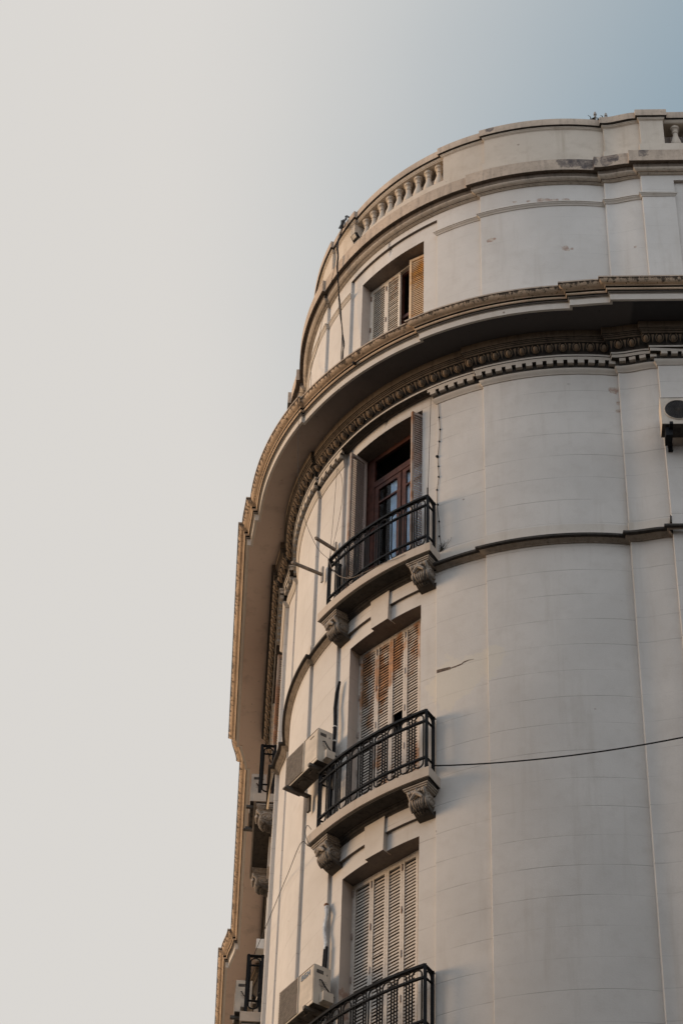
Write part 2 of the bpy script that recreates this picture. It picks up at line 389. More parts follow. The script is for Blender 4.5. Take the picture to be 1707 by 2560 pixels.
# ---- main cornice
def csec(pts): return pts
prof = [(.0, 6.690), (.190, 6.679), (.1985, 6.678), (.1985, 6.6715), (.1955, 6.6705), (.194, 6.666), (.189, 6.660), (.182, 6.657), (.177, 6.6555), (.174, 6.6525),
        (.168, 6.6520), (.166, 6.6480), (.169, 6.6465), (.1725, 6.6445), (.173, 6.6415), (.1715, 6.6385), (.169, 6.6370), (.166, 6.6370), (.166, 6.6315), (.1635, 6.6310), (.1635, 6.6265), (.160, 6.6260),
        (.160, 6.5975), (.151, 6.5975), (.150, 6.6000), (.061, 6.5975)]
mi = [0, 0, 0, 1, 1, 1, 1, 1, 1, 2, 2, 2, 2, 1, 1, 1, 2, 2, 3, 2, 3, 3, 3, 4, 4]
co = MB(); sweep(co, prof, mi, False)
band = [(.061, 6.5975), (.061, 6.5670), (.0575, 6.5665), (.0575, 6.5620), (.0545, 6.5610), (.0545, 6.5560), (.0515, 6.5550), (.0505, 6.5480),
        (.043, 6.5455), (.034, 6.5340), (.030, 6.5220), (.0285, 6.5125), (.027, 6.5105), (.0265, 6.5100), (.0265, 6.5030), (.024, 6.5022), (.0, 6.5022)]
sweep(co, band, [5, 6, 5, 6, 5, 6, 5, 6, 6, 6, 6, 6, 3, 3, 6, 6], False)  # undersides and the hollow behind the eggs take the painted shade
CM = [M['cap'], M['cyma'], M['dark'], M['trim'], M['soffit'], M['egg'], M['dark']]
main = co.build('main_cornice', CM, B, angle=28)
def walk(o, bay, W, step, z, excl=lambda s: False, start=0.):
    """evenly spaced places along the plan line at offset o: (point, outward normal, tangent)"""
    res = []; p = plan(o, W, bay); acc = start
    for (s0, q0), (s1, q1) in zip(p[:-1], p[1:]):
        d = q1 - q0; L = np.linalg.norm(d)
        if L < 1e-6: continue
        t = d / L; n = A([t[1], -t[0]])
        mid = (q0 + q1) / 2; rad = mid / np.linalg.norm(mid)
        if n @ rad < 0: n = -n
        if n @ rad < .5: continue       # a step face
        while acc < L:
            q = q0 + t * acc; s = s0 + (s1 - s0) * acc / L
            if not excl(s): res.append((q, n, t))
            acc += step
        acc -= L
    return res
eg = MB(); k_ = 0
far = lambda s: s > 100.5 or s < -102.9
for q, n, t in walk(.040, 'none', False, .0235, 0, far):
    N3, T3 = A([*n, 0]), A([*t, 0]); up = A([*(n * .55), .83]); fw = A([*(n * .83), -.55]); o = A([*q, 6.5300])
    if k_ % 2 == 0: eg.ball(o + fw * .0035, T3 * .0090, fw * .0090, up * .0125, 10, 6); eg.tube([o + fw * .002 + T3 * .0135 * math.sin(a) + up * (.003 - .0165 * math.cos(a)) for a in np.linspace(-2.5, 2.5, 9)], .0020, 4)
    else: eg.prism([o + up * .014 + T3 * .0045, o + up * .014 - T3 * .0045, o - up * .014], fw * .005)
    k_ += 1
eg.build('egg_and_dart', M['eggs'], main, angle=50)
dn = MB()
def ex(s): return abs(s) < math.degrees(P1) - .6 or far(s) or -100.625 < s < -100.25
for q, n, t in walk(.009, 'none', False, .0352, 0, ex):
    N3, T3 = A([*n, 0]), A([*t, 0]); dn.box(A([*q, 6.4795]) + N3 * .0075, N3 * .0073, T3 * .0108, (0, 0, .0078))
sweep_head = [(.009, 6.5020), (.0238, 6.5020), (.0238, 6.4872), (.009, 6.4872)]
bed = [(.0, 6.4365), (.003, 6.4365), (.0035, 6.4400), (.007, 6.4445), (.0105, 6.4510), (.0115, 6.4545), (.0115, 6.4590), (.009, 6.4595), (.009, 6.5022)]
def segs(o, W=False):
    p = plan(o, W, 'none'); e = math.degrees(P1 - o / (1 + o)) - .01
    return [[x for x in p if e <= x[0] <= 100.9], [x for x in p if -100.255 - o - 1e-6 <= x[0] <= -e], ]
# left facade: moulding stops at the window bay, so end the left run at t = .255
def cutL(o):
    p = plan(o, False, 'none'); e = math.degrees(P1 - o / (1 + o)) - .01
    L = [x for x in p if x[0] < -e - .05 and x[0] > -100.05] + [(-e, er(-math.radians(e)) * (R2 + o))]
    return [(-100.255, lf(.255 + o, o))] + L
def cutR(o):
    p = plan(o, False, 'none'); e = math.degrees(P1 - o / (1 + o)) - .01
    R = [(e, er(math.radians(e)) * (R2 + o))] + [x for x in p if x[0] > e + .05 and x[0] < 100.05]
    return R + [(100.255, fac(.255 + o, o))]
for c in (cutL, cutR): sweep(dn, bed, [0, 0, 0, 0, 0, 0, 1, 1], cut=c); sweep(dn, sweep_head, [0, 0, 1], cut=c)  # dark bed and undersides paint in the shade between the teeth
dn.build('dentil_band', [M['tooth'], M['dark']], main, angle=35)
# spout through the cornice above the middle window
sp = MB(); a = er(math.radians(.8)); sp.tube([(*(a * 1.10), 6.645), (*(a * 1.174), 6.643)], .0055, 10); sp.build('drain_spout', M['rubber'], main)

# ---- string course under the first balcony
belt = MB()
bp = [(.0, 5.713), (.004, 5.713), (.004, 5.656), (.027, 5.652), (.028, 5.651), (.028, 5.6425), (.026, 5.642), (.018, 5.6415), (.017, 5.639), (.013, 5.6375), (.008, 5.6340), (.005, 5.6330), (.004, 5.630), (.0, 5.630)]
def cutB(sgn):
    def f(o):
        p = plan(o, False, 'none'); R = [(13.3, er(math.radians(13.3)) * (R2 + o))] + [x for x in p if 13.4 <= x[0] < 100.05] + [(100.2, fac(.255 + o if sgn > 0 else .215, o))]
        return R if sgn > 0 else [(-s, q[::-1]) for s, q in R]
    return f
for sgn in (1, -1): sweep(belt, bp, [0, 0, 0, 1, 1, 1, 1, 2, 2, 2, 2, 2, 2], cut=cutB(sgn))
belt.build('string_course', [M['trim'], M['dark'], stone('dusty_moulding', (.33, .28, .23), .4, (.08, .07, .06))], B)
# capital mouldings of the top storey strips and pilasters
cap = MB(); cp = [(.0, 7.386), (.011, 7.384), (.0115, 7.3800), (.009, 7.3795), (.009, 7.3755), (.005, 7.3720), (.003, 7.3680), (.003, 7.3665), (.0, 7.3660)]
def cutC(sgn):
    def f(o):
        p = plan(o, False, 'none'); e = math.degrees(P1 - o / (1 + o)) - .01
        R = [(e, er(math.radians(e)) * (R2 + o))] + [x for x in p if e + .05 < x[0] < 100.05] + [(100.12, fac(.12 + o, o))]
        return R if sgn > 0 else [(-s, q[::-1]) for s, q in R]
    return f
for sgn in (1, -1): sweep(cap, cp, [0] * 8, cut=cutC(sgn))
cap.build('capital_moulding', M['trim'], B)

# ---- upper cornice and parapet
uc = MB()
up_ = [(-.03, 7.600), (.040, 7.594), (.042, 7.593), (.042, 7.5300), (.0395, 7.5295), (.0385, 7.5315), (.0265, 7.5300), (.0265, 7.5130), (.0255, 7.5115), (.0255, 7.5095), (.0245, 7.5075), (.022, 7.5045), (.018, 7.5015), (.013, 7.4990), (.010, 7.4985), (.010, 7.4960), (.006, 7.4955), (.006, 7.4925), (.0, 7.4920)]
sweep(uc, up_, [0, 0, 0, 1, 1, 1, 1, 1, 3, 3, 3, 3, 3, 1, 3, 3, 3, 3], False)
uc.build('upper_cornice', [M['cap'], stone('dark_brown_drip', (.15, .118, .092), .5, (.03, .027, .024)), M['egg'], stone('dusty_ovolo', (.47, .405, .335), .35, (.10, .085, .07), .3)], B, angle=28)  # dark brown tone on the undersides and the band below the face
pa = MB()
plinth = [(-.075, 7.594), (-.075, 7.702), (-.0105, 7.702), (-.0085, 7.700), (-.0085, 7.594)]
sweep(pa, plinth, [0] * 4, False)
rail = [(-.080, 7.852), (-.080, 7.900), (-.078, 7.906), (-.002, 7.9065), (-.0005, 7.904), (-.0005, 7.8680), (-.003, 7.8670), (-.0085, 7.8665), (-.0085, 7.8610), (-.0105, 7.8600), (-.0105, 7.8560), (-.013, 7.8550), (-.0145, 7.852), (-.08, 7.852)]
def railplan(o): return plan(o, True, 'top')
sweep(pa, rail, [1, 1, 1, 1, 1, 2, 2, 0, 0, 0, 0, 0, 0], cut=railplan)
def pier(pathfn, o0=-.0155, o1=-.07):
    a = pathfn(o0); b = pathfn(o1); rows = [[(*p, 7.70) for p in a], [(*p, 7.8525) for p in a], [(*p, 7.8525) for p in b], [(*p, 7.70) for p in b]]
    rows = list(zip(*rows)); pa.grid(rows, mi=0, close=True); pa.poly(rows[0]); pa.poly(rows[-1])
def pp(sgn):
    def f(o):
        p = [(s, q) for s, q in half(o, False, 'none') if math.degrees(P1) - 1.2 < s < 100.05]
        p = [(14.1, er(math.radians(14.1)) * (R2 + o))] + [x for x in p if x[0] > 14.3] + [(100.12, fac(.12 + o, o))]
        return [q if sgn > 0 else q[::-1] for s, q in p]
    return f
for sgn in (1, -1): pier(pp(sgn))
par = pa.build('parapet', [M['parapet'], M['cap'], M['dark']], B)
bprof = [(.0185, 0), (.0185, .008), (.013, .010), (.011, .014), (.016, .022), (.0205, .036), (.0215, .046), (.019, .062), (.0135, .082), (.0105, .098), (.0095, .112), (.0125, .115), (.0125, .120), (.0105, .122), (.0105, .130), (.0150, .136), (.0185, .138), (.0185, .150)]
bal0 = MB(); bal0.lathe((0, 0, 0), [(r * U, z * U) for r, z in bprof], 14)
at = MB(); sweep(at, [(-.145, 7.597), (-.145, 7.985), (-.165, 7.985)], 0, False); at.build('attic', simple('tarred_render', (.075, .06, .05), .9, 0, .3, 4), B)
b0 = bal0.build('baluster', M['parapet'], par, radii=False, angle=40); first = True
spots_ = [(er(math.radians(2.97 * i)) * (RW - .040)) for i in range(-4, 5)] + [fac(.12 + .032 + .051 * i, -DS - .04) for i in range(2)]
for q in spots_:
    o = b0 if first else b0.copy()
    if not first: COL.objects.link(o); o.parent = par
    first = False; o.location = (q[0] * U, q[1] * U, Z(7.702))

# ---- window joinery
def louvre_leaf(name, parent, p0, p1, z0, z1, mat, nslat_gap=.0117, thick=.0045, miss=(), tilt=.0070, edge=None, wild=0.):
    """a louvred leaf between plan points p0 and p1"""
    mb = MB(); d = p1 - p0; L = np.linalg.norm(d); t = d / L; n = A([t[1], -t[0]])
    if n @ (AX if edge is None else TX) < 0: n = -n
    T3, N3 = A([*t, 0]), A([*n, 0]); st = .0085
    for u in (st / 2, L - st / 2): mb.box((*(p0 + t * u), (z0 + z1) / 2), T3 * st / 2, N3 * thick, (0, 0, (z1 - z0) / 2), 1 if (edge is not None and u > L / 2) else 0)
    for z in (z0 + .006, z1 - .006): mb.box((*(p0 + t * L / 2), z), T3 * (L / 2 - st), N3 * thick * .9, (0, 0, .006))
    z = z0 + .016
    while z < z1 - .014:
        if not any(a < z < b for a, b in miss):
            j = random.gauss(0, .00025 + wild * .0008); jj = random.gauss(0, wild * .0009)
            sl = A([*(n * tilt * .34), -tilt * .74]) * (1.28 if edge is not None else 1.); th = A([*(n * .0007), .0004])
            mb.box(A([*(p0 + t * L / 2), z + j]), T3 * (L / 2 - st) , sl + A([0, 0, jj]), th)
        z += nslat_gap
    ob = mb.build(name, [mat, M['sh_edge']], parent, angle=30)
    return ob
def hinges(parent, pts, zs, mat):
    for p in pts:
        for z in zs:
            mb = MB(); mb.tube([(*p, z - .012), (*p, z + .012)], .0022, 6); mb.build('hinge', mat, parent)
def wframe(parent_name, z0, z1, mat, d=.912, inner=.1535):
    mb = MB()
    for s in (-1, 1): mb.box((*wpt(s * (HL + inner) / 2, d), (z0 + z1) / 2), A([*TX, 0]) * (HL - inner) / 2, A([*AX, 0]) * .009, (0, 0, (z1 - z0) / 2 - .0008))
    mb.box((*wpt(0, d), z1 - .004), A([*TX, 0]) * inner, A([*AX, 0]) * .008, (0, 0, .0032))
    return mb.build(parent_name, mat, B)
D0 = .917
# top storey
z0, z1 = OPEN[0]; f1 = wframe('window', z0, z1, M['sh_light'])
louvre_leaf('shutter_leaf', f1, wpt(-.153, D0), wpt(-.0755, D0), z0 + .02, z1 - .008, M['sh_light'])
louvre_leaf('shutter_leaf', f1, wpt(-.0745, D0), wpt(-.0045, D0), z0 + .02, z1 - .008, M['sh_light'], wild=.4)
o = louvre_leaf('shutter_leaf', f1, wpt(.0615, .937), wpt(.1385, .919), z0 + .02, z1 - .012, M['sh_rust'], tilt=.0088, nslat_gap=.0105); o['label'] = 'rusty orange shutter leaf standing ajar'
hinges(f1, [wpt(-.1535, .923), wpt(-.075, .923)], [6.80, 6.98, 7.16, 7.34], M['rust'])
ic = MB()                                  # casement behind the opened leaf
for l in (-.01, .05, .10): ic.box((*wpt(l, .90), (z0 + z1) / 2), A([*TX, 0]) * .006, A([*AX, 0]) * .005, (0, 0, (z1 - z0) / 2 - .001))
for z in (7.13, z1 - .012): ic.box((*wpt(.0, .90), z), A([*TX, 0]) * .15, A([*AX, 0]) * .005, (0, 0, .008))
ic.build('casement', M['wood'], f1)
# floor with the open door
z0, z1 = OPEN[1]; fd = MB(); dd = .905
T3, N3 = A([*TX, 0]), A([*AX, 0])
def bar(mb, l0, l1, za, zb, d=dd, th=.006): mb.box((*wpt((l0 + l1) / 2, d), (za + zb) / 2), T3 * (l1 - l0) / 2, N3 * th, (0, 0, (zb - za) / 2))
for s in (-1, 1): bar(fd, min(s * HL, s * .122), max(s * HL, s * .122), z0 + .002, z1 - .002)
bar(fd, -.122, .122, z1 - .022, z1 - .002); bar(fd, -.122, .122, 6.302, 6.330)
door = fd.build('balcony_door', M['wood'], B)
for a, b in ((-.121, .004), (.010, .121)):
    lf_ = MB(); w = .018
    bar(lf_, a, a + w, z0 + .004, 6.301, .904, .0045); bar(lf_, b - w, b, z0 + .004, 6.301, .904, .0045); bar(lf_, a + w, b - w, 6.283, 6.301, .904, .0045)
    bar(lf_, a + w, b - w, z0 + .004, z0 + .14, .904, .0045); bar(lf_, a + w, b - w, 6.214, 6.221, .904, .004)
    dl = lf_.build('door_leaf', M['wood'], door)
    g = MB(); bar(g, a + w, b - w, z0 + .14, 6.283, .9035, .0008); g.build('glass_pane', M['glass'], dl)
g = MB(); bar(g, -.122, .122, 6.330, z1 - .022, .9035, .0008); g.build('transom_pane', M['glass'], door)
cu = MB()
for a, b in ((-.053, -.012), (.022, .118)):
    rows = [[(*wpt(a + (b - a) * u, .8965 + .003 * math.sin(u * 34)), z) for z in (z0 + .02, 6.285)] for u in np.linspace(0, 1, 40)]
    cu.grid(rows)
cu.build('curtain', M['curtain'], door)
for pa_, pb, ed in ((wpt(-.1555, .921), wpt(-.160, .9955), 1), (wpt(.1555, .921), wpt(.1335, .9935), 1)):
    louvre_leaf('shutter_leaf', door, pa_, pb, z0 + .012, z1 - .012, M['sh_grey'], edge=1, nslat_gap=.0108)
# two floors of closed shutters
for fi, mats in ((2, ['sh_patchy'] * 4), (3, ['sh_clean'] * 4)):
    z0, z1 = OPEN[fi]; fr = wframe('window', z0, z1, M['sh_clean'])
    ls = [(-.153, -.0785), (-.0775, -.0155), (-.0145, .0485), (.0495, .113)]
    for j, (a, b) in enumerate(ls):
        miss = [(5.105, 5.178)] if (fi == 2 and j == 2) else []
        louvre_leaf('shutter_leaf', fr, wpt(a, D0), wpt(b, D0), z0 + .004, z1 - .009, M[mats[j]], miss=miss, wild=.55 if j == 1 else .2)
    sp_ = MB(); sp_.box((*wpt(.1335, D0), (z0 + z1) / 2), T3 * .0195, N3 * .004, (0, 0, (z1 - z0) / 2 - .008)); sp_.build('fixed_panel', M['sh_clean'], fr)
    hinges(fr, [wpt(-.1535, .923), wpt(-.078, .9225), wpt(.049, .9225)], [z1 - .035, z1 - .19, z1 - .345, z1 - .5, z1 - .65], M['sh_edge'])
# left street front: closed shutters in the bay, one open leaf
def lframe(z0, z1):
    mb = MB(); fn = A([*lf(0, 1) - lf(0, 0), 0]); fd_ = A([*lf(1, 0) - lf(0, 0), 0])
    mb.box((*lf(.288, -.05), (z0 + z1) / 2), fd_ * .006, fn * .008, (0, 0, (z1 - z0) / 2 - .001)); mb.box((*lf(.592, -.05), (z0 + z1) / 2), fd_ * .006, fn * .008, (0, 0, (z1 - z0) / 2 - .001))
    mb.box((*lf(.44, -.05), z1 - .006), fd_ * .146, fn * .008, (0, 0, .005))
    return mb.build('window', M['sh_clean'], B)
for i in (1, 2):
    z0, z1 = OPEN[i]; w_ = lframe(z0, z1)
    if i == 2:
        for j in range(4): louvre_leaf('shutter_leaf', w_, lf(.294 + .073 * j, -.05), lf(.366 + .073 * j, -.05), z0 + .004, z1 - .014, M['sh_clean'], nslat_gap=.016)
    else:
        for j in range(1, 4): louvre_leaf('shutter_leaf', w_, lf(.294 + .073 * j, -.05), lf(.366 + .073 * j, -.05), z0 + .004, z1 - .014, M['sh_patchy'], nslat_gap=.016)
        louvre_leaf('shutter_leaf', w_, lf(.284, -.05), lf(.270, .016), z0 + .01, z1 - .02, M['sh_patchy'], edge=1)

# keystones over the lower windows
for zl, zt in ((OPEN[2][1], SLAB[0]), (OPEN[3][1], SLAB[1])):
    ks = MB(); rows = []
    for r in (.958, .9955):
        rows.append([(*(er(math.radians(a)) * r), z) for a, z in ((-2.15, zl - .004), (2.15, zl - .004), (2.45, zt), (-2.45, zt))])
    ks.grid(rows, mis=[1, 0, 0, 0], close=True); ks.poly(rows[1]); ks.poly(rows[0]); ks.build('keystone', [M['trim'], M['lintel']], B)
for zl, zt in ((OPEN[2][1], SLAB[0]), (OPEN[3][1], SLAB[1])):
    ks = MB(); q = [lf(.40, -.03), lf(.475, -.03), lf(.475, .008), lf(.40, .008)]
    ks.prism([(*x, zl - .004) for x in q], (0, 0, zt - zl + .003)); ks.build('keystone', M['trim'], B)

# ---- balconies on the corner
SA = math.radians(13.95); RF = 1.0608; RR = 1.0375
def rows_arc(prof, n=28, a=SA):
    # (r, z, half-angle scale): mitre the ends by using lateral offsets
    return [[(*(er(a * u - 0) * r), z) for r, z in prof] for u in np.linspace(-1, 1, n)]
def console(mb, O, n, t, z, w=.0335, inner=0.):
    """carved scroll bracket under a slab: O plan point on the wall, n outwards, t sideways, z slab underside"""
    n3, t3 = A([*n, 0]), A([*t, 0]); o = A([*O, z])
    def P(a, b, c=0.): return o + n3 * a + A([0, 0, b if b > -.022 else -.022 + (b + .022) * .70]) + t3 * c
    # abacus of three thin fillets
    for (d, zz, h, ww) in ((.0665, -.0105, .0025, 1.30), (.0635, -.016, .0028, 1.2), (.060, -.0215, .0025, 1.08)):
        mb.box(P((d - .01) / 2 + .0, zz), n3 * (d + .01) / 2, t3 * w * ww, (0, 0, h))
    side = [(-.012, -.024), (.056, -.024), (.0585, -.030), (.0585, -.037), (.054, -.044), (.0485, -.052), (.0455, -.062), (.0465, -.074), (.0455, -.085), (.040, -.097), (.031, -.108), (.018, -.118), (.004, -.126), (-.012, -.130)]
    mb.prism([P(a, b, -w * .82) for a, b in side], t3 * w * 1.64)
    # raised borders along the scroll, on both edges
    for s in (-1, 1):
        mb.tube([P(a + .001, b, s * w * .80) for a, b in side[1:11]], .0052, 7)
        sc = []      # the side volute
        for q in np.linspace(0, 2.2 * 2 * PI, 34):
            r = .0265 * (1 - q / (2.45 * 2 * PI)); sc.append(P(.022 + r * math.cos(q - .6), -.071 + r * math.sin(q - .6), s * w * .86))
        mb.tube(sc, [.0050 - .0025 * i / 34 for i in range(34)], 6)
        mb.ball(P(.022, -.071, s * w * .86), n3 * .0075, t3 * .004, (0, 0, .0075))
        sc = [P(.046 + .0085 * math.cos(q), -.036 + .0085 * math.sin(q), s * w * .86) for q in np.linspace(0, 2 * PI, 13)]; mb.tube(sc, .0028, 5)
        mb.tube([P(.040, -.040, s * w * .84), P(.031, -.048, s * w * .86), P(.026, -.047, s * w * .84)], .0045, 6)
    # curled leaf lip, rosette and hanging lobes on the front
    mb.tube([P(.0605, -.0455 - .0065 * abs(c) ** 1.5 * 4, c * w * .62) for c in np.linspace(-1, 1, 9)], [.0035, .005, .0062, .007, .0075, .007, .0062, .005, .0035], 7)
    for c, b, r in ((0, -.029, .0075), (-.45, -.032, .006), (.45, -.032, .006), (-.22, -.036, .0055), (.22, -.036, .0055), (-.8, -.035, .005), (.8, -.035, .005), (0, -.040, .006)):
        mb.ball(P(.0595, b, c * w * .8), n3 * .0055, t3 * r, (0, 0, r * 1.15), 8, 5)
    for c in (-.52, -.26, 0, .26, .52):
        mb.tube([P(.0485 - .004 * abs(c), -.054, c * w), P(.0495, -.066, c * w), P(.0500, -.078, c * w * .95), P(.0465, -.091, c * w * .85), P(.037, -.104, c * w * .7), P(.024, -.117, c * w * .5)], [.0035, .0048, .0052, .0056, .0050, .003], 6)
    for c in (-.6, -.3, 0, .3, .6):     # acanthus tip
        mb.ball(P(.040 - .005 * abs(c), -.100 + .006 * abs(c), c * w), n3 * .007, t3 * .0055, (0, 0, .011), 8, 5)
        mb.ball(P(.026 - .004 * abs(c), -.115 + .008 * abs(c), c * w * .8), n3 * .009, t3 * .0055, (0, 0, .008), 8, 5)
def railing(parent, fr, zt, zs, n_loop, s0, s1, depth, side=True):
    """iron balcony rail: fr(s, back) -> plan point; zs slab top, zt rail top"""
    mb = MB(); K = 40
    def run(z, hw, hh, back=0.):
        rows = []
        for u in np.linspace(s0, s1, K):
            p = fr(u, back); e = (fr(u + 1e-3, back) - fr(u - 1e-3, back)); e /= np.linalg.norm(e); nn = A([e[1], -e[0]])
            rows.append([(*(p + nn * hw), z + hh), (*(p + nn * hw), z - hh), (*(p - nn * hw), z - hh), (*(p - nn * hw), z + hh)])
        mb.grid(rows, close=True); mb.poly(rows[0]); mb.poly(rows[-1])
    z2 = zt - .043; z3 = zs + .058
    run(zt - .005, .0062, .0042); run(z2, .0040, .0032); run(z3, .0040, .0032)
    H = zt - .01
    per = (s1 - s0) / n_loop
    arcl = np.linalg.norm(fr(s0 + per, 0) - fr(s0, 0))
    lw = per * .31; hr = arcl * .31
    def loop(c, f, hw_s, hr_, za, zb, r=.0027):
        pts = []
        for q in np.linspace(0, PI, 9): pts.append((*f(c + hw_s * math.cos(q)), zb - hr_ + hr_ * math.sin(q)))
        for q in np.linspace(PI, 2 * PI, 9): pts.append((*f(c + hw_s * math.cos(q)), za + hr_ + hr_ * math.sin(q)))
        mb.tube(pts, r, 6, closed=True)
    for i in range(n_loop):
        c = s0 + per * (i + .5); loop(c, lambda u: fr(u, 0), lw, hr, zs + .026, zt - .014)
        if i:
            p = fr(s0 + per * i, 0); mb.tube([(*p, zs + .002), (*p, zt - .008)], .0024, 6)
            mb.ball((*p, z2), (.005, 0, 0), (0, .005, 0), (0, 0, .005), 6, 4)
    for u in (s0, s1):
        p = fr(u, 0); mb.box((*p, (zs + zt) / 2), (.0045, 0, 0), (0, .0045, 0), (0, 0, (zt - zs) / 2))
        mb.tube([(*fr(u, 0), zt - .005), (*fr(u, 1.), zt - .005)], .0068, 4); mb.tube([(*fr(u, 0), z2), (*fr(u, 1.), z2)], .0042, 4); mb.tube([(*fr(u, 0), z3), (*fr(u, 1.), z3)], .0042, 4)
        p = fr(u, .9); mb.box((*p, (zs + zt) / 2), (.0048, 0, 0), (0, .0048, 0), (0, 0, (zt - zs) / 2))
        f = lambda v, u=u: fr(u, v)
        loop(.45, f, .3, depth * .3, zs + .026, zt - .014, .0028)
    return mb.build('railing', M['iron'], parent, angle=40)
cornerfr = lambda s, b: er(math.radians(s)) * (RR - b * (RR - .9895))
for zb in SLAB[:3]:
    s = MB(); prof_ = [(.97, zb + .0005), (.97, zb + ST), (RF - .002, zb + ST), (RF, zb + ST - .002), (RF, zb), (RF - .006, zb - .0005)]
    rows = rows_arc(prof_); s.grid(rows, mis=[0, 0, 0, 0, 0]); s.poly(rows[0]); s.poly(rows[-1])
    under = [(RF - .006, zb - .0005), (RF - .007, zb - .006), (RF - .012, zb - .0075), (.97, zb - .0075)]
    rows = rows_arc(under, a=SA - .006); s.grid(rows, mi=1); s.poly(rows[0], 1); s.poly(rows[-1], 1)
    # moulding where the slab meets the wall
    mo = [(RW + .028, zb - .0075), (RW + .028, zb - .012), (RW + .022, zb - .0135), (RW + .020, zb - .019), (RW + .014, zb - .0215), (RW + .010, zb - .028), (RW - .01, zb - .028)]
    rows = rows_arc(mo, a=math.radians(13.02)); s.grid(rows, mi=1)
    rows = rows_arc([(.96, zb - .0005), (RF - .006, zb - .0005)], a=SA - .001); s.grid(rows, mi=1)
    bal = s.build('balcony', [M['slab'], M['dark']], B)
    zt = zb + ST + .2445
    railing(bal, cornerfr, zt, zb + ST, 9, -12.7, 12.7, .048)
    for sg in (-1, 1):
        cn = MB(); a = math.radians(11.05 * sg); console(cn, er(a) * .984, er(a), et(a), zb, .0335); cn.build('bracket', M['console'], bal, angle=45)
# ---- balconies on the left street front
for zb in SLAB[:2]:
    s = MB(); q = [lf(.204, -.02), lf(.672, -.02), lf(.672, .0712), lf(.204, .0712)]
    s.prism([(*x, zb) for x in q], (0, 0, ST))
    q = [lf(.210, -.02), lf(.666, -.02), lf(.666, .064), lf(.210, .064)]; s.prism([(*x, zb - .0065) for x in q], (0, 0, .006), 1)
    bal = s.build('balcony', [M['slab'], M['dark']], B)
    railing(bal, lambda u, b: lf(u, .0535 - b * .0535), zb + ST + .2445, zb + ST, 9, .226, .65, .05)
    for t in (.247, .630):
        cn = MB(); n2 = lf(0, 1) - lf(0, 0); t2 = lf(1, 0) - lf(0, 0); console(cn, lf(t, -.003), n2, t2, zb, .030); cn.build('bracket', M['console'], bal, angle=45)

# a break in the plaster of the right strip
ck = MB(); pts = [(13.2, 5.2035), (14.6, 5.2010), (15.9, 5.1990), (16.1, 5.1975), (17.4, 5.1985), (18.2, 5.2005), (18.7, 5.206), (19.6, 5.2085), (20.6, 5.2065)]
wd = [.0065, .0062, .0050, .0022, .0026, .0022, .0026, .0012, .0004]
rows = [[(*(er(math.radians(a)) * (R2 + .0006)), z + w_), (*(er(math.radians(a)) * (R2 + .0006)), z - w_)] for (a, z), w_ in zip(pts, wd)]
ck.grid(rows); ck.build('plaster_break', simple('broken_render', (.13, .095, .075), .95, 0, .35, 30), B)

